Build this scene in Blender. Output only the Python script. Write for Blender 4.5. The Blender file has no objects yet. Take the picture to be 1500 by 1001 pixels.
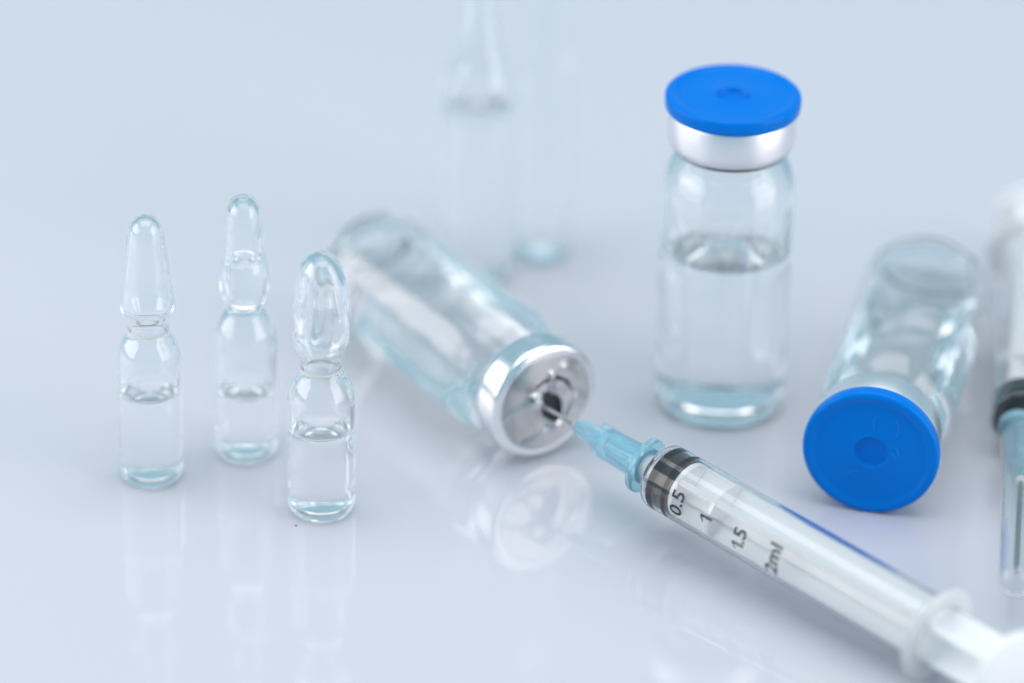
# Medical still life: ampoules, vials and syringes on a glossy white table.  1 unit = 1 cm.
import bpy, bmesh, math, random
from mathutils import Vector, Matrix, noise

random.seed(7)
S = bpy.context.scene
C = S.collection
PI = math.pi

# ------------------------------------------------------------------ camera
F_PX, PITCH, ROLL, DIST = 6500.0, math.radians(29.3), 0.021, 69.5
fw = Vector((0, math.cos(PITCH), -math.sin(PITCH)))
r0 = Vector((1, 0, 0)); u0 = r0.cross(fw)
rr = (r0 * math.cos(ROLL) + u0 * math.sin(ROLL)).normalized()
uu = (u0 * math.cos(ROLL) - r0 * math.sin(ROLL)).normalized()
cd = bpy.data.cameras.new('camera'); cam = bpy.data.objects.new('camera', cd); C.objects.link(cam)
cam.matrix_world = Matrix(((rr.x, uu.x, -fw.x, -fw.x * DIST), (rr.y, uu.y, -fw.y, -fw.y * DIST),
                           (rr.z, uu.z, -fw.z, -fw.z * DIST), (0, 0, 0, 1)))
cd.sensor_width = 36; cd.lens = F_PX / 1500 * 36
cd.clip_start = 1; cd.clip_end = 2000
cd.dof.use_dof = True; cd.dof.focus_distance = 63.9
cd.dof.aperture_fstop = cd.lens * 1e-3 / 2.7          # a lens opening 2.7 cm across
S.camera = cam

# ------------------------------------------------------------------ world and lamps
W = bpy.data.worlds.new('World'); S.world = W; W.use_nodes = True
bg = W.node_tree.nodes['Background']
bg.inputs[0].default_value = (0.335, 0.55, 0.67, 1); bg.inputs[1].default_value = 1.0

def softbox(name, direction, dist, size, radiance, col):
    d = Vector(direction).normalized()
    L = bpy.data.lights.new(name, 'AREA'); L.shape = 'RECTANGLE'; L.size = size[0]; L.size_y = size[1]
    L.energy = radiance * PI * size[0] * size[1]; L.color = col
    o = bpy.data.objects.new(name, L); C.objects.link(o)
    o.location = d * dist + Vector((0, -3, 0))
    o.rotation_euler = d.to_track_quat('Z', 'Y').to_euler()
    return o
softbox('added_overhead_fill', (0, 0.02, 1), 95, (100, 90), 2.4, (1, .94, .93))  # added overhead fill, lifts the grey shade around the objects
softbox('softbox_lamp', (-0.90, -0.12, 0.38), 70, (78, 42), 3.3, (1, .91, .88))
softbox('softbox_lamp.001', (0.84, -0.33, 0.33), 70, (50, 62), 3.1, (1, .88, .84))

S.view_settings.view_transform = 'Standard'; S.view_settings.look = 'None'
S.view_settings.exposure = -0.17; S.view_settings.gamma = 1
cy = S.cycles
cy.use_denoising = True
cy.max_bounces = 128; cy.transmission_bounces = 128; cy.glossy_bounces = 128; cy.diffuse_bounces = 10; cy.transparent_max_bounces = 16
cy.caustics_reflective = True; cy.caustics_refractive = True
cy.sample_clamp_indirect = 6; cy.blur_glossy = 0.3

# ------------------------------------------------------------------ materials
def mat(name):
    m = bpy.data.materials.new(name); m.use_nodes = True
    return m, m.node_tree, m.node_tree.nodes['Principled BSDF']
def pset(b, **k):
    for n, v in k.items():
        n = n.replace('_', ' ')
        s = b.inputs[n]
        s.default_value = (*v, 1) if isinstance(v, tuple) and len(v) == 3 and s.type == 'RGBA' else v
def glass(name, ior, col=(1, 1, 1), rough=0.0):
    m = bpy.data.materials.new(name); m.use_nodes = True; nt = m.node_tree
    nt.nodes.clear()
    o = nt.nodes.new('ShaderNodeOutputMaterial'); g = nt.nodes.new('ShaderNodeBsdfGlass')
    g.inputs['Color'].default_value = (*col, 1); g.inputs['Roughness'].default_value = rough; g.inputs['IOR'].default_value = ior
    nt.links.new(g.outputs[0], o.inputs[0])
    return m
GLASS = glass('clear_glass', 1.50, (.990, .9975, .9988))
FINE = glass('thin_clear_glass', 1.50, (.9935, .9985, .9992))
WATER = glass('clear_water', 1.333)
WET = glass('glass_water_interface', 1.333 / 1.50)
def noise_rough(nt, b, lo, hi, scale, bump=0.0):
    n = nt.nodes.new('ShaderNodeTexNoise'); n.inputs['Scale'].default_value = scale; n.inputs['Detail'].default_value = 6
    tc = nt.nodes.new('ShaderNodeTexCoord'); nt.links.new(tc.outputs['Object'], n.inputs['Vector'])
    mr = nt.nodes.new('ShaderNodeMapRange'); mr.inputs['From Min'].default_value = .3; mr.inputs['From Max'].default_value = .7
    mr.inputs['To Min'].default_value = lo; mr.inputs['To Max'].default_value = hi
    nt.links.new(n.outputs['Fac'], mr.inputs['Value']); nt.links.new(mr.outputs[0], b.inputs['Roughness'])
    if bump:
        bp = nt.nodes.new('ShaderNodeBump'); bp.inputs['Strength'].default_value = bump; bp.inputs['Distance'].default_value = .02
        nt.links.new(n.outputs['Fac'], bp.inputs['Height']); nt.links.new(bp.outputs[0], b.inputs['Normal'])
TABLE, nt, b = mat('glossy_white_acrylic'); pset(b, Base_Color=(.605, .606, .658), Roughness=.04, IOR=1.6)
noise_rough(nt, b, .03, .05, .6)
ALU, nt, b = mat('aluminium'); pset(b, Base_Color=(.90, .90, .91), Metallic=1.0, Roughness=.2); noise_rough(nt, b, .15, .26, 6, .03)
SATIN, nt, b = mat('satin_aluminium'); pset(b, Base_Color=(.86, .85, .87), Metallic=1.0, Roughness=.38); noise_rough(nt, b, .34, .44, 3)
DARKREFL, nt, b = mat('dark_reflection_metal'); pset(b, Base_Color=(.30, .32, .34), Metallic=1.0, Roughness=.35)  # darkened metal, paints the reflection along the crimp's lower rim
FOIL, nt, b = mat('torn_aluminium'); pset(b, Base_Color=(.97, .97, .975), Metallic=1.0, Roughness=.22); noise_rough(nt, b, .16, .26, 2)
STEEL, nt, b = mat('steel'); pset(b, Base_Color=(.30, .31, .33), Metallic=1.0, Roughness=.3)
BLUE, nt, b = mat('blue_plastic'); pset(b, Base_Color=(.0, .18, .67), Roughness=.2, IOR=1.5, Specular_IOR_Level=.09); noise_rough(nt, b, .16, .26, 9)
RUBBER, nt, b = mat('dark_rubber'); pset(b, Base_Color=(.018, .022, .028), Roughness=.45)
SEAL, nt, b = mat('black_seal_rubber'); pset(b, Base_Color=(.008, .011, .014), Roughness=.3, Specular_IOR_Level=.25)
GREYR, nt, b = mat('grey_rubber'); pset(b, Base_Color=(.22, .24, .26), Roughness=.5)

def milky(name, col, trans, rough, ior=1.46):
    m, nt, b = mat(name); pset(b, Base_Color=col, Roughness=rough, IOR=ior)
    b.inputs['Transmission Weight'].default_value = trans
    return m
PP = milky('clear_plastic', (.99, .995, .998), .985, .05, 1.45)
ROD = milky('milky_white_plastic', (.95, .95, .955), .08, .4)
FROST = milky('frosted_plastic', (.93, .95, .96), .45, .25)
COVER = milky('frosted_cover', (.97, .985, .995), .95, .13)
HUB = milky('sky_blue_plastic', (.58, .90, 1.0), .76, .10)
CREAM = milky('cream_enamel', (.95, .92, .86), .3, .3)
INK, nt, b = mat('black_ink'); pset(b, Base_Color=(.02, .02, .025), Roughness=.5)
DUST, nt, b = mat('dust'); pset(b, Base_Color=(.06, .06, .07), Roughness=.9)
SCRATCH, nt, b = mat('pale_scratch'); pset(b, Base_Color=(.12, .40, .85), Roughness=.8)

# ------------------------------------------------------------------ mesh helpers
def link(name, me, parent=None):
    o = bpy.data.objects.new(name, me); C.objects.link(o)
    if parent: o.parent = parent
    return o
def lathe(bm, prof, segs=96, mi=0, smooth=True, closed=False, jit=None):
    """Revolve a (r, z) profile about z.  Faces point to the right-hand side of the running profile (outward when z rises)."""
    rings = []
    for r, z in prof:
        if r < 1e-5:
            rings.append([bm.verts.new((0, 0, z))])
        else:
            ring = []
            for i in range(segs):
                a = 2 * PI * i / segs
                q = r if jit is None else r * (1 + jit(a, z))
                ring.append(bm.verts.new((q * math.cos(a), q * math.sin(a), z)))
            rings.append(ring)
    n = len(rings)
    for k in range(n if closed else n - 1):
        A, B = rings[k], rings[(k + 1) % n]
        for i in range(segs):
            j = (i + 1) % segs
            if len(A) == 1 and len(B) == 1: continue
            if len(A) == 1: vs = (A[0], B[j], B[i])
            elif len(B) == 1: vs = (A[i], A[j], B[0])
            else: vs = (A[i], A[j], B[j], B[i])
            f = bm.faces.new(vs); f.smooth = smooth; f.material_index = mi
    return rings
def outward(bm):
    """Make every closed shell face outward: consistent winding first, then the sign of each shell's volume."""
    bmesh.ops.recalc_face_normals(bm, faces=bm.faces[:])
    todo = set(bm.faces)
    while todo:
        st = [todo.pop()]; isl = []
        while st:
            f = st.pop(); isl.append(f)
            for e in f.edges:
                for g in e.link_faces:
                    if g in todo: todo.discard(g); st.append(g)
        vol = 0.0
        for f in isl:
            v = [q.vert.co for q in f.loops]
            for k in range(1, len(v) - 1): vol += v[0].dot(v[k].cross(v[k + 1]))
        if vol < 0: bmesh.ops.reverse_faces(bm, faces=isl)
def mesh(name, bm, mats, sharp=None, fix=True):
    if fix: outward(bm)
    bm.normal_update()
    if sharp:
        for e in bm.edges:
            if len(e.link_faces) == 2 and e.calc_face_angle(0) > sharp: e.smooth = False
    me = bpy.data.meshes.new(name); bm.to_mesh(me); bm.free()
    for m in (mats if isinstance(mats, (list, tuple)) else [mats]): me.materials.append(m)
    return me
def turned(name, prof, m, parent, segs=72, closed=False, sharp=math.radians(50), jit=None):
    bm = bmesh.new(); lathe(bm, prof, segs, 0, True, closed, jit)
    return link(name, mesh(name, bm, m, sharp), parent)
def smooth_prof(pts, n=5):
    """Chord-length Hermite curve through (r, z) points; a point given with a third value stays a corner."""
    P = [Vector(p[:2]) for p in pts]; out = []; N = len(P)
    D = [max((P[i + 1] - P[i]).length, 1e-6) for i in range(N - 1)]
    def tan(i, side):                                     # unit-speed tangent; one-sided at corners and ends
        if i == 0 or i == N - 1 or len(pts[i]) > 2:
            k = min(i, N - 2) if side > 0 else max(i - 1, 0)
            return (P[k + 1] - P[k]) / D[k]
        a, b = (P[i] - P[i - 1]) / D[i - 1], (P[i + 1] - P[i]) / D[i]
        if D[i] > 3 * D[i - 1]: return b                  # a long straight side keeps its direction
        if D[i - 1] > 3 * D[i]: return a
        return (a * D[i] + b * D[i - 1]) / (D[i] + D[i - 1])
    for i in range(N - 1):
        m1, m2 = tan(i, 1) * D[i], tan(i + 1, -1) * D[i]
        for k in range(n):
            t = k / n; t2 = t * t; t3 = t2 * t
            q = P[i] * (2 * t3 - 3 * t2 + 1) + m1 * (t3 - 2 * t2 + t) + P[i + 1] * (3 * t2 - 2 * t3) + m2 * (t3 - t2)
            out.append((max(q.x, 0.0), q.y))
    out.append((P[-1].x, P[-1].y))
    return out
def tube(bm, pts, r, segs=8, mi=0):
    prev = None; pts = [Vector(p) for p in pts]
    for i, p in enumerate(pts):
        d = (pts[min(i + 1, len(pts) - 1)] - pts[max(i - 1, 0)]).normalized()
        a = d.orthogonal().normalized() if prev is None else (ax - d * ax.dot(d)).normalized()
        ax = a; bb = d.cross(a)
        ring = [bm.verts.new(p + (a * math.cos(2 * PI * k / segs) + bb * math.sin(2 * PI * k / segs)) * r) for k in range(segs)]
        if prev:
            for k in range(segs):
                f = bm.faces.new((prev[k], prev[(k + 1) % segs], ring[(k + 1) % segs], ring[k])); f.smooth = True; f.material_index = mi
        else: bm.faces.new(ring[::-1]).material_index = mi
        prev = ring
    bm.faces.new(prev).material_index = mi
def box(bm, c, s, mi=0, bev=0.0):
    g = bmesh.ops.create_cube(bm, size=1, matrix=Matrix.Translation(c) @ Matrix.Diagonal((*s, 1)))
    es = set(); 
    for v in g['verts']: es.update(v.link_edges)
    if bev: bmesh.ops.bevel(bm, geom=list(es), offset=bev, segments=2, affect='EDGES', profile=.5)
def thing(name, label, cat, M, group=None):
    o = bpy.data.objects.new(name, None); C.objects.link(o); o.empty_display_size = .3
    o.matrix_world = M; o['label'] = label; o['category'] = cat
    if group: o['group'] = group
    return o
def upright(x, y, rz=0):
    return Matrix.Translation((x, y, 0)) @ Matrix.Rotation(rz, 4, 'Z')
def lying(origin, axis, roll=0):
    a = Vector(axis).normalized(); up = Vector((0, 0, 1)); x = up.cross(a).normalized(); y = a.cross(x)
    R = Matrix(((x.x, y.x, a.x, 0), (x.y, y.y, a.y, 0), (x.z, y.z, a.z, 0), (0, 0, 0, 1)))
    return Matrix.Translation(origin) @ R @ Matrix.Rotation(roll, 4, 'Z')

def vessel(root, outer, inner, level_co, level_no, meniscus=None, segs=96, jit=None, m=GLASS):
    """Glass body and its liquid.  The inner wall is cut at the liquid surface: the dry part belongs to the glass,
    the wet part to the liquid, so light crosses glass-water and glass-air faces as it really does."""
    bm = bmesh.new()
    lathe(bm, outer, segs, 0)
    cav = bmesh.new(); lathe(cav, inner, segs, 0, True, False, jit)
    dry = cav.copy(); wet = cav
    def cut(b, up):
        bmesh.ops.bisect_plane(b, geom=b.verts[:] + b.edges[:] + b.faces[:], dist=1e-5, plane_co=level_co, plane_no=level_no,
                               clear_outer=not up, clear_inner=up)
    cut(dry, True); cut(wet, False)
    bmesh.ops.reverse_faces(dry, faces=dry.faces[:])
    tmp = bpy.data.meshes.new('tmp'); dry.to_mesh(tmp); dry.free(); bm.from_mesh(tmp); bpy.data.meshes.remove(tmp)
    body = link('glass_body', mesh('glass_body', bm, m, None, False), root)
    edge = [e for e in wet.edges if len(e.link_faces) == 1]
    n = Vector(level_no).normalized()
    if meniscus:
        # a curved rim that climbs the wall, falling to a flat middle
        loop = list({v for e in edge for v in e.verts})
        cx = sum((v.co for v in loop), Vector()) / len(loop)
        loop.sort(key=lambda v: math.atan2(v.co.y - cx.y, v.co.x - cx.x))
        prev = loop; R = sum((v.co - cx).length for v in loop) / len(loop)
        base = [v.co.copy() for v in loop]
        for t in (.015, .035, .06, .09, .125, .165, .21, .26, .32, .39, .47, .56, .66, .78, .9):
            drop = meniscus * (1 - math.exp(-t * R / (meniscus * 1.2)))
            ring = [wet.verts.new(cx + (p - cx) * (1 - t) - n * drop) for p in base]
            for i in range(len(loop)):
                j = (i + 1) % len(loop)
                f = wet.faces.new((prev[i], prev[j], ring[j], ring[i])); f.material_index = 1; f.smooth = True
            prev = ring
        c = wet.verts.new(cx - n * meniscus * (1 - math.exp(-R / (meniscus * 1.2))))
        for i in range(len(loop)):
            f = wet.faces.new((prev[i], prev[(i + 1) % len(loop)], c)); f.material_index = 1; f.smooth = True
    else:
        r = bmesh.ops.holes_fill(wet, edges=edge, sides=0)
        for f in r['faces']:
            f.material_index = 1; f.smooth = False
            f.normal_update()
            if f.normal.dot(n) < 0: f.normal_flip()
        for e in edge: e.smooth = False
    liq = link('liquid', mesh('liquid', wet, [WET, WATER], None, False), root)
    return body, liq

# ------------------------------------------------------------------ the table
bm = bmesh.new()
box(bm, (0, 8, -1.0), (150, 130, 2.0), 0, .3)
t = link('table_top', mesh('table_top', bm, TABLE)); t['kind'] = 'structure'

# ------------------------------------------------------------------ ampoules
def ampoule(label, x, y, level, outer, inner, ring=None, head_drop=None, meniscus=.11, jit=None, group='small clear glass ampoules', rz=0, m=None):
    root = thing('glass_ampoule', label, 'ampoule', upright(x, y, rz), group)
    op = smooth_prof(outer, 6); ip = smooth_prof(inner, 6)
    vessel(root, op, ip, (0, 0, level), (0, 0, 1), meniscus, 80, jit, m or FINE)
    if ring:
        z, r, h = ring
        turned('neck_ring', [(r + .004, z - h), (r + .012, z - h * .6), (r + .012, z + h * .6), (r + .004, z + h)], CREAM, root, 64, True)
    if head_drop:
        bm = bmesh.new(); lathe(bm, smooth_prof(head_drop, 6), 64)
        link('trapped_liquid', mesh('trapped_liquid', bm, WATER), root)
    return root
def base_out(R): return [(0, .05), (R * .40, .035), (R * .60, .005), (R * .69, 0), (R * .86, .022), (R * .97, .095), (R, .20)]
def base_in(R, w): return [(0, .15), (R * .4, .125), (R * .62, .09), (R - w * 2.2, .145), (R - w, .32)]
R, w = .475, .055
headA = [(R, 1.92), (R * .985, 2.06), (.446, 2.19), (.395, 2.31), (.33, 2.41), (.302, 2.49), (.292, 2.56), (.30, 2.66), (.352, 2.77), (.40, 2.90), (.395, 3.02), (.35, 3.4), (.295, 3.8), (.262, 4.05), (.225, 4.2), (.14, 4.30), (0, 4.335)]
headAi = [(R - w, 1.92), (R * .985 - w, 2.05), (.39, 2.17), (.338, 2.285), (.27, 2.39), (.242, 2.48), (.232, 2.56), (.24, 2.66), (.292, 2.79), (.345, 2.91), (.34, 3.02), (.295, 3.4), (.24, 3.8), (.208, 4.05), (.175, 4.17), (.10, 4.255), (0, 4.285)]
ampoule('clear glass ampoule with a straight tapering tip, farthest from the syringe', -5.299, -4.29, 1.50,
        base_out(R) + headA, base_in(R, w) + headAi, ring=(2.50, .299, .016))
R = .47
headB = [(R, 1.86), (R * .985, 2.0), (.44, 2.14), (.39, 2.25), (.325, 2.35), (.285, 2.44), (.275, 2.50), (.31, 2.58), (.347, 2.72), (.362, 2.92), (.357, 3.10), (.335, 3.26), (.305, 3.4), (.285, 3.7), (.265, 3.98), (.235, 4.15), (.16, 4.26), (.10, 4.285), (0, 4.27)]
headBi = [(R - w, 1.86), (R * .985 - w, 1.99), (.385, 2.12), (.332, 2.23), (.26, 2.33), (.20, 2.42), (.15, 2.48), (.22, 2.58), (.28, 2.74), (.308, 2.93), (.302, 3.12), (.265, 3.28), (.24, 3.4), (.225, 3.7), (.205, 3.95), (.175, 4.10), (.11, 4.19), (0, 4.215)]
ampoule('clear glass ampoule with liquid also caught in its rounded upper bulb', -3.939, -3.542, 1.13,
        base_out(R) + headB, base_in(R, w) + headBi,
        head_drop=[(0, 2.50), (.12, 2.505), (.216, 2.58), (.276, 2.74), (.304, 2.93), (.298, 3.12), (.266, 3.275, 1), (.235, 3.235), (.18, 3.22), (0, 3.215)], rz=1)
R = .49
headC = [(R, 1.80), (R * .985, 1.93), (.455, 2.06), (.405, 2.18), (.345, 2.28), (.305, 2.37), (.295, 2.46), (.30, 2.58), (.35, 2.70), (.405, 2.84), (.405, 3.0), (.40, 3.3), (.385, 3.6), (.345, 3.88), (.27, 4.1), (.17, 4.215), (.08, 4.25), (0, 4.255)]
headCi = [(R - w, 1.80), (R * .985 - w, 1.92), (.40, 2.04), (.35, 2.155), (.285, 2.26), (.245, 2.36), (.23, 2.46), (.24, 2.58), (.29, 2.71), (.34, 2.85), (.33, 3.0), (.30, 3.3), (.30, 3.6), (.26, 3.85), (.19, 4.03), (.11, 4.13), (0, 4.16)]
def lumps(a, z):
    if z < 2.75: return 0
    k = min(1, (z - 2.75) / .3)
    return k * .45 * noise.noise(Vector((math.cos(a) * 1.1, math.sin(a) * 1.1, z * .55 + 3)))
ampoule('clear glass ampoule with a blunt streaky head, overlapping the lying opened vial', -2.739, -5.137, 1.43,
        base_out(R) + headC, base_in(R, w) + headCi, ring=(2.40, .299, .018), jit=lumps, rz=.6)
# the two tall ones far behind
R, w = .57, .06
headD = [(R, 3.2), (R * .99, 3.4), (.52, 3.62), (.42, 3.95), (.32, 4.4), (.26, 4.8), (.24, 5.0), (.27, 5.2), (.36, 5.5), (.37, 5.7), (.32, 6.3), (.24, 7.0), (.12, 7.2), (0, 7.22)]
headDi = [(max(r - w, 0) if z < 7.1 else 0, z if z < 7.1 else 7.12) for r, z in headD[:-1]]
ampoule('tall out-of-focus glass ampoule behind the lying opened vial, its neck cut by the top edge', -.605, 2.186, 3.18,
        base_out(R) + headD, base_in(R, w) + headDi, meniscus=.05, group='tall blurred ampoules at the back')
R = .46
headE = [(R, 6.2), (R * .99, 6.4), (.42, 6.62), (.34, 6.95), (.27, 7.3), (.24, 7.6), (.24, 7.8), (.30, 8.2), (.35, 8.5), (.3, 9.0), (.24, 9.6), (.12, 9.8), (0, 9.82)]
w = .035
headEi = [(max(r - w, 0) if z < 7.7 else 0, z if z < 9.7 else 9.72) for r, z in headE[:-1]]
ampoule('faintest, farthest glass ampoule, a pale column rising from a teal base', .447, 2.931, 5.9,
        base_out(R) + headE, [(0, .40), (R * .5, .37), (R * .8, .33), (R - w, .42)] + headEi, meniscus=.08, m=GLASS, group='tall blurred ampoules at the back')

# ------------------------------------------------------------------ vials
V_OUT = smooth_prof([(0, .10), (.45, .08), (.70, .015), (.76, 0), (.84, .012), (.95, .08), (1.0, .22), (1.0, .5, 1), (1.0, 3.55, 1), (.995, 3.68), (.96, 3.92), (.86, 4.16), (.74, 4.30),
                     (.68, 4.38), (.66, 4.46), (.66, 4.60, 1), (.90, 4.62, 1), (.90, 4.93, 1), (.35, 4.93, 1), (.35, 4.55, 1), (0, 4.55)], 5)
V_IN = smooth_prof([(0, .24), (.45, .21), (.68, .16), (.80, .21), (.88, .36), (.90, .6, 1), (.90, 3.5, 1), (.895, 3.62), (.86, 3.82), (.76, 4.04), (.60, 4.20), (.50, 4.32), (.48, 4.42), (.48, 4.44, 1), (0, 4.44)], 5)
def cap_ring(root):
    return turned('metal_cap', [(.67, 4.42), (.70, 4.385), (.80, 4.375), (.88, 4.405), (.935, 4.47), (.95, 4.55), (.95, 4.95), (.935, 4.985), (.90, 5.0), (.40, 5.0), (.40, 4.97), (.88, 4.94), (.905, 4.9),
                                (.905, 4.62), (.67, 4.60)], SATIN, root, 128, True, math.radians(40))
def crimp_dark_reflection(root):  # added dark ring standing in for a dark reflection under the crimp
    return turned('crimp_dark_reflection', [(.70, 4.335), (.80, 4.335), (.84, 4.35), (.86, 4.372), (.70, 4.372)], DARKREFL, root, 96, True)
def stopper(root, m=GREYR):
    return turned('rubber_stopper', [(0, 4.47), (.44, 4.47), (.47, 4.50), (.47, 4.935), (.87, 4.94), (.87, 4.96), (0, 4.962)], m, root, 64)
def flip_cap(root, scratches=0):
    p = [(0, 5.005), (.93, 5.005), (.985, 5.015), (1.005, 5.04), (1.01, 5.08), (1.012, 5.17), (1.004, 5.215), (.975, 5.243), (.93, 5.25), (.89, 5.246), (.86, 5.228), (.83, 5.210), (.79, 5.206),
         (.32, 5.206), (.28, 5.214), (.262, 5.216), (.25, 5.205), (.24, 5.14), (.22, 5.125), (0, 5.12)]
    o = turned('flip_cap', p, BLUE, root, 128, False, math.radians(60))
    for k in range(scratches):
        a = random.uniform(0, 2 * PI); r = random.uniform(.35, .8); bend = random.uniform(-2, 2); h = random.uniform(0, 6.3); L = random.uniform(.15, .4)
        pts = []; x, y = r * math.cos(a), r * math.sin(a)
        for i in range(7):
            pts.append((x, y, 5.211)); x += math.cos(h) * L / 6; y += math.sin(h) * L / 6; h += bend / 6
        bm = bmesh.new(); tube(bm, pts, .0016, 5)
        link('scratch_line', mesh('scratch_line', bm, SCRATCH), o)  # thin raised tubes drawn as scratches on the blue cap
    return o
def droplet(root, ang, z, s):
    bm = bmesh.new(); bmesh.ops.create_uvsphere(bm, u_segments=20, v_segments=12, radius=1)
    for f in bm.faces: f.smooth = True
    M = Matrix.Rotation(ang, 4, 'Z') @ Matrix.Translation((.897 - s * .25, 0, z)) @ Matrix.Diagonal((s * .5, s, s * .7, 1))
    bm.transform(M)
    link('droplet', mesh('droplet', bm, WATER), root)

# upright, blue cap
v = thing('glass_vial', 'upright clear glass vial with a blue flip-off cap, liquid filled to two thirds', 'vial', upright(3.188, -1.713, .3), 'clear glass medicine vials')
vessel(v, V_OUT, V_IN, (0, 0, 2.72), (0, 0, 1), .10)
stopper(v); cap_ring(v); crimp_dark_reflection(v); flip_cap(v, 2)
for a, z, s in ((-1.0, 3.05, .07), (-2.0, 3.12, .06), (-1.75, 3.2, .045), (-.35, 3.35, .06), (-.3, 3.1, .045)): droplet(v, a - .3, z, s)

def lying_vial(label, base, axis, roll, h):
    M = lying(base, axis, roll)
    v = thing('glass_vial', label, 'vial', M, 'clear glass medicine vials')
    up = (M.to_3x3().transposed() @ Vector((0, 0, 1)))
    vessel(v, V_OUT, V_IN, up * h, up)
    return v
# lying, blue cap toward the viewer
a = Vector((5.275 - 6.46, -4.70 - .25, 0)).normalized()
v = lying_vial('clear glass vial lying on its side, its blue cap turned to the viewer', Vector((5.255, -4.92, 1.012)) - a * 5.24, a, 0, .40)
stopper(v); cap_ring(v); flip_cap(v, 5)

# lying, opened: the torn aluminium cap shows the dark stopper
a = Vector((.56, -.83, 0)).normalized()
v = lying_vial('vial lying on its side, its torn silver cap pierced by the syringe needle', Vector((.52, -3.60, 1.0)) - a * 5.0, a, 0, .42)
turned('rubber_stopper', [(0, 4.47), (.44, 4.47), (.47, 4.50), (.47, 4.90), (.86, 4.90), (.86, 4.92), (.3, 4.925), (.1, 4.92), (0, 4.92)], RUBBER, v, 64)
turned('metal_cap', [(.67, 4.47), (.70, 4.435), (.80, 4.43), (.885, 4.46), (.925, 4.53), (.93, 4.60), (.93, 4.90), (.926, 4.93), (.912, 4.96), (.888, 4.982), (.85, 4.996), (.795, 5.0), (.78, 4.995), (.79, 4.975), (.86, 4.965), (.90, 4.90),
                     (.905, 4.62), (.67, 4.60)], ALU, v, 128, True, math.radians(40))
def torn_face():
    bm = bmesh.new(); NS, NR = 144, 44
    HX, HY = .09, -.09                                   # the opening
    def inhole(x, y):
        X = (x - HX) * .88 + (y - HY) * .47; Y = -(x - HX) * .47 + (y - HY) * .88
        return (abs(X) / .19) ** 1.5 + (abs(Y) / .31) ** 1.5 < 1
    def slit(x, y):
        X, Y = x - .06, y + .03
        r = math.hypot(X, Y); p = math.degrees(math.atan2(Y, X))
        if 20 < p < 165 and not 82 < p < 95: return .385 < r < .385 + .075 * max(0.0, math.sin(math.radians((p - 20) / 145 * 180))) ** .5
        return False
    def ridge(x, y, x0, y0, x1, y1, w):
        d = Vector((x1 - x0, y1 - y0)); L = d.length; d /= L
        q = Vector((x - x0, y - y0)); t = max(0, min(L, q.dot(d))); e = (q - d * t)
        return max(0, 1 - e.length / w) * min(1, (L - t) / .15 + .4)
    def h(x, y):
        r = math.hypot(x - .06, y + .03)
        z = .042 * (1 - (x * x + y * y) / .72)
        if r < .41: z -= .035
        n = noise.noise(Vector((x * 4.2, y * 4.2, 5.1))); n2 = noise.noise(Vector((x * 9, y * 9, 1.7)))
        k = max(0, 1 - max(0, r - .33) / .3)
        if x > .25 or y < -.1: k = max(k, .6)
        z += k * (.014 * abs(noise.noise(Vector((x * 2.6, y * 2.6, 8.3)))) + .008 * abs(n))
        z += .045 * ridge(x, y, -.80, -.10, -.28, .12, .05)
        z += .040 * ridge(x, y, -.62, -.66, .14, -.40, .05)
        z += .075 * ridge(x, y, .07, .44, .10, .12, .08)
        z += .085 * ridge(x, y, -.28, .12, .0, -.02, .12)
        z += .070 * ridge(x, y, .14, -.40, .07, -.26, .12)
        z += .025 * ridge(x, y, .3, .5, .62, .2, .12)
        z += .030 * ridge(x, y, .5, -.05, .8, -.25, .12)
        z += .018 * ridge(x, y, .62, .42, .78, .15, .07)
        q = math.hypot(x - HX, y - HY)                    # the tab pushed up round the opening
        if q < .30: z += .05 * (1 - q / .30) * (.55 + .45 * math.cos(3 * math.atan2(y - HY, x - HX) + 2.2))
        z *= min(1, (.80 - math.hypot(x, y)) / .05)
        return 5.0 + z
    rings = []
    for k in range(NR + 1):
        r = .80 * k / NR
        if k == 0: rings.append([bm.verts.new((0, 0, h(0, 0)))]); continue
        rings.append([bm.verts.new((r * math.cos(2 * PI * i / NS), r * math.sin(2 * PI * i / NS), h(r * math.cos(2 * PI * i / NS), r * math.sin(2 * PI * i / NS)))) for i in range(NS)])
    for k in range(NR):
        for i in range(NS):
            j = (i + 1) % NS; A, B = rings[k], rings[k + 1]
            vs = (A[0], B[i], B[j]) if k == 0 else (A[i], B[i], B[j], A[j])
            c = sum((q.co for q in vs), Vector()) / len(vs)
            if inhole(c.x, c.y) or slit(c.x, c.y): continue
            bm.faces.new(vs).smooth = True
    # give the foil a real thickness
    g = bmesh.ops.solidify(bm, geom=bm.faces[:], thickness=.012)
    return mesh('cap_face', bm, FOIL, math.radians(28))
link('cap_face', torn_face(), v)

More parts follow.
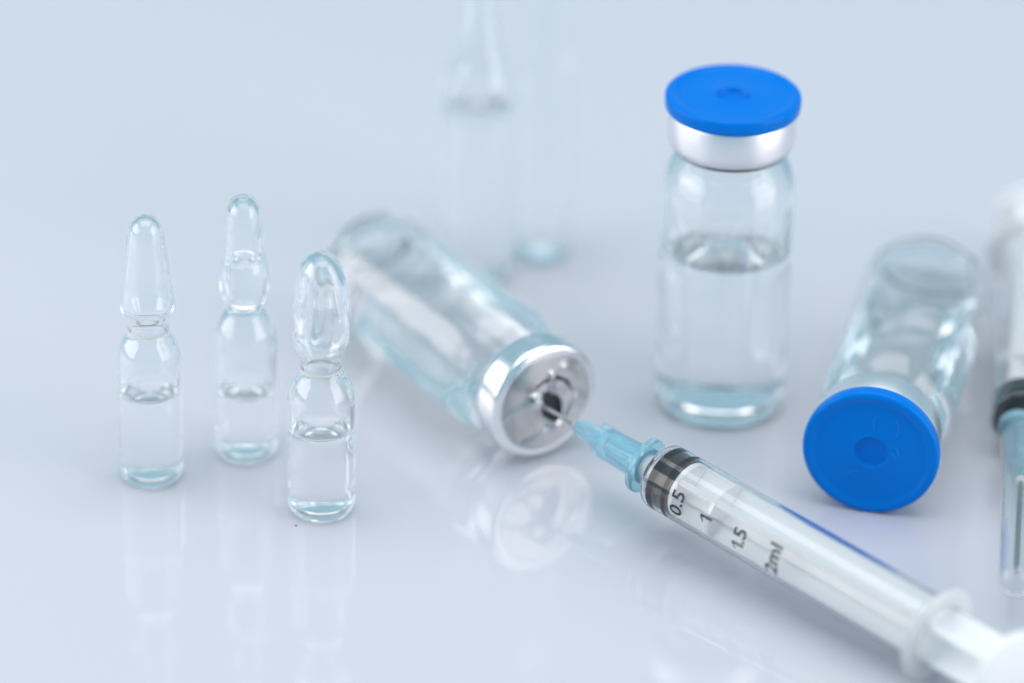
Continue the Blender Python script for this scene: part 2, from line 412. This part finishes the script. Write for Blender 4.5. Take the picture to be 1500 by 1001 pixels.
# ------------------------------------------------------------------ syringes
def ink_text(txt, size):
    one = txt.startswith('1')
    cu = bpy.data.curves.new('t', 'FONT'); cu.body = txt[1:] if one else txt; cu.size = size; cu.align_x = 'CENTER'; cu.resolution_u = 3; cu.offset = .006
    o = bpy.data.objects.new('t', cu); C.objects.link(o)
    me = bpy.data.meshes.new_from_object(o.evaluated_get(bpy.context.evaluated_depsgraph_get()))
    bpy.data.objects.remove(o); bpy.data.curves.remove(cu)
    bm = bmesh.new(); bm.from_mesh(me); bpy.data.meshes.remove(me)
    if one:                                               # a figure one with its flag
        wd = max([q.co.x for q in bm.verts], default=0)
        for q in bm.verts: q.co.x += .06
        x0 = -wd - .02 if txt[1:] else 0
        for g in ([(x0 + .022, 0), (x0 + .06, 0), (x0 + .06, .7 * size), (x0 + .022, .7 * size)], [(x0 + .021, .7 * size), (x0 - .05, .53 * size), (x0 - .05, .45 * size), (x0 + .021, .57 * size)]):
            bm.faces.new([bm.verts.new((p[0], p[1], 0)) for p in g])
    bmesh.ops.triangulate(bm, faces=bm.faces[:])
    for _ in range(2):
        es = [e for e in bm.edges if e.calc_length() > .05]
        if es: bmesh.ops.subdivide_edges(bm, edges=es, cuts=1)
    return bm
RO, RI, LB = .495, .455, 5.35
def syringe(label, M, fin_roll, text_angle, capped=False, needle=True):
    s = thing('syringe', label, 'syringe', M, 'small plastic syringes')
    # barrel: z = 0 at its front face, needle toward +z, tail toward -z
    turned('barrel', [(.13, -.006), (.22, -.004), (.40, -.008), (.455, -.02), (.485, -.05), (RO, -.09), (RO, -.10), (RO, -.12), (RO, -LB), (RI, -LB), (RI, -.12), (RI, -.10), (.45, -.085), (.44, -.078), (.36, -.07), (.13, -.06)],
           PP, s, 96, True, math.radians(45))
    turned('nozzle', [(.12, .0), (.215, .0), (.205, .03), (.19, .40), (.12, .40)], FROST, s, 48, True, math.radians(45))
    # finger flange: a rounded plate, two sides drawn out
    bm = bmesh.new()
    lathe(bm, [(RI, -LB + .10), (.62, -LB + .10), (.67, -LB + .08), (.69, -LB + .04), (.67, -LB), (.62, -LB - .02), (RI, -LB - .02)], 72, 0, True, True)
    for q in bm.verts:
        if math.hypot(q.co.x, q.co.y) > .58: q.co.x *= 1.06
    link('finger_flange', mesh('finger_flange', bm, FROST, math.radians(50)), s)
    # rubber seal
    turned('rubber_seal', [(0, -.10), (.22, -.105), (.36, -.12), (.43, -.135), (.457, -.145), (.4575, -.15), (.4575, -.265), (.457, -.27), (.43, -.285), (.415, -.29), (.412, -.42), (.43, -.43), (.457, -.44), (.4575, -.445), (.4575, -.52), (.457, -.525), (.43, -.545), (.30, -.55), (0, -.55)],
           SEAL, s, 96, False, math.radians(35), jit=lambda a, z: .003 * noise.noise(Vector((math.cos(a) * 7, math.sin(a) * 7, z * 20))))
    # plunger rod: a disc, four fins, a thumb rest
    bm = bmesh.new()
    lathe(bm, [(0, -.555), (.42, -.555), (.43, -.57), (.43, -.63), (.42, -.645), (0, -.645)][::-1], 64)
    for k in range(2):
        g0 = len(bm.verts); box(bm, (0, 0, -.64 - 2.925), (.84, .085, 5.85), 0, .018)
        bm.verts.ensure_lookup_table()
        bmesh.ops.rotate(bm, verts=bm.verts[g0:], cent=(0, 0, 0), matrix=Matrix.Rotation(fin_roll + k * PI / 2, 3, 'Z'))
    lathe(bm, [(0, -1.30), (.43, -1.30), (.43, -1.36), (0, -1.36)][::-1], 48)
    rod = link('plunger_rod', mesh('plunger_rod', bm, ROD, math.radians(40)), s)
    turned('thumb_rest', [(0, -6.50), (.56, -6.50), (.63, -6.515), (.65, -6.56), (.63, -6.60), (.56, -6.62), (0, -6.62)][::-1], ROD, rod, 72)
    # needle hub
    bm = bmesh.new()
    lathe(bm, [(.06, 1.72), (.10, 1.72), (.118, 1.70), (.125, 1.62), (.15, 1.45), (.19, 1.15), (.235, 1.10), (.25, .62), (.262, .46), (.275, .38), (.275, .27), (.215, .27), (.205, .45), (.18, .95), (.09, 1.05)], 64, 0, True, True)
    for k in range(4):
        g0 = len(bm.verts); box(bm, (.20, 0, .90), (.085, .05, .80), 0, .012); bm.verts.ensure_lookup_table()
        bmesh.ops.rotate(bm, verts=bm.verts[g0:], cent=(0, 0, 0), matrix=Matrix.Rotation(.5 + k * PI / 2, 3, 'Z'))
    hub = link('needle_hub', mesh('needle_hub', bm, HUB, math.radians(35)), s)
    bm = bmesh.new(); lathe(bm, [(.278, .27), (.34, .27), (.352, .285), (.352, .36), (.34, .38), (.278, .38)], 64, 0, True, True)
    for q in bm.verts:                                    # the collar is two lugs, narrowed between them
        a = math.atan2(q.co.y, q.co.x); k = math.cos(a - 2.25) ** 2
        rad = math.hypot(q.co.x, q.co.y)
        if rad > .3: f = (.30 + (rad - .30) * (.35 + 2.0 * k)) / rad; q.co.x *= f; q.co.y *= f
    link('lug_collar', mesh('lug_collar', bm, HUB, math.radians(40)), hub)
    turned('glue_ring', [(.03, 1.71), (.09, 1.725), (.075, 1.76), (.03, 1.80)], CREAM, hub, 32)
    nl = 4.25 if capped else 2.55
    bm = bmesh.new(); tube(bm, [(0, 0, 1.4), (0, 0, nl), (0, 0, nl + .02)], .03 if not capped else .042, 16)
    link('needle', mesh('needle', bm, STEEL), s)
    if capped:
        turned('needle_cap', [(.285, .30), (.325, .30), (.33, .34), (.318, .9), (.28, 1.7), (.245, 4.35), (.22, 4.55), (.13, 4.65), (0, 4.66), (0, 4.58), (.10, 4.57), (.18, 4.5), (.205, 4.35), (.24, 1.7), (.275, .9)],
               COVER, s, 64, True, math.radians(50))
    for txt, z in (('0.5', -.88), ('1', -1.46), ('1.5', -2.10), ('2ml', -2.75)):
        bm = ink_text(txt, .32)
        for q in bm.verts:
            ang = text_angle + q.co.x / RO
            zz = z + q.co.y
            q.co = Vector(((RO + .003) * math.cos(ang), (RO + .003) * math.sin(ang), zz))
        link('scale_number', mesh('scale_number', bm, INK), s)
    return s
e = Vector((.648, -3.91, 1.0)); d = Vector((.705, -.708, -.0403)).normalized()
syringe('clear syringe with black scale numbers, its blue-hubbed needle stuck into the torn silver cap', lying(e + d * 2.2, -d), math.radians(47), math.radians(11))
e2 = Vector((7.655, -3.40, .70)); d2 = Vector((.62, 5.4, 0.0)).normalized()
syringe('blurred syringe cut by the picture edge, its needle sheathed in a clear cap', lying(e2, -d2), math.radians(35), math.radians(-60), True)

# ------------------------------------------------------------------ specks on the table
bm = bmesh.new()
for x, y, s in ((-3.09, -5.62, .016), (-4.25, -5.5, .006), (-4.1, -5.52, .005)):
    g = bmesh.ops.create_icosphere(bm, subdivisions=1, radius=s, matrix=Matrix.Translation((x, y, s * .5)) @ Matrix.Diagonal((1, 1.3, .5, 1)))
o = link('dust', mesh('dust', bm, DUST)); o['kind'] = 'stuff'
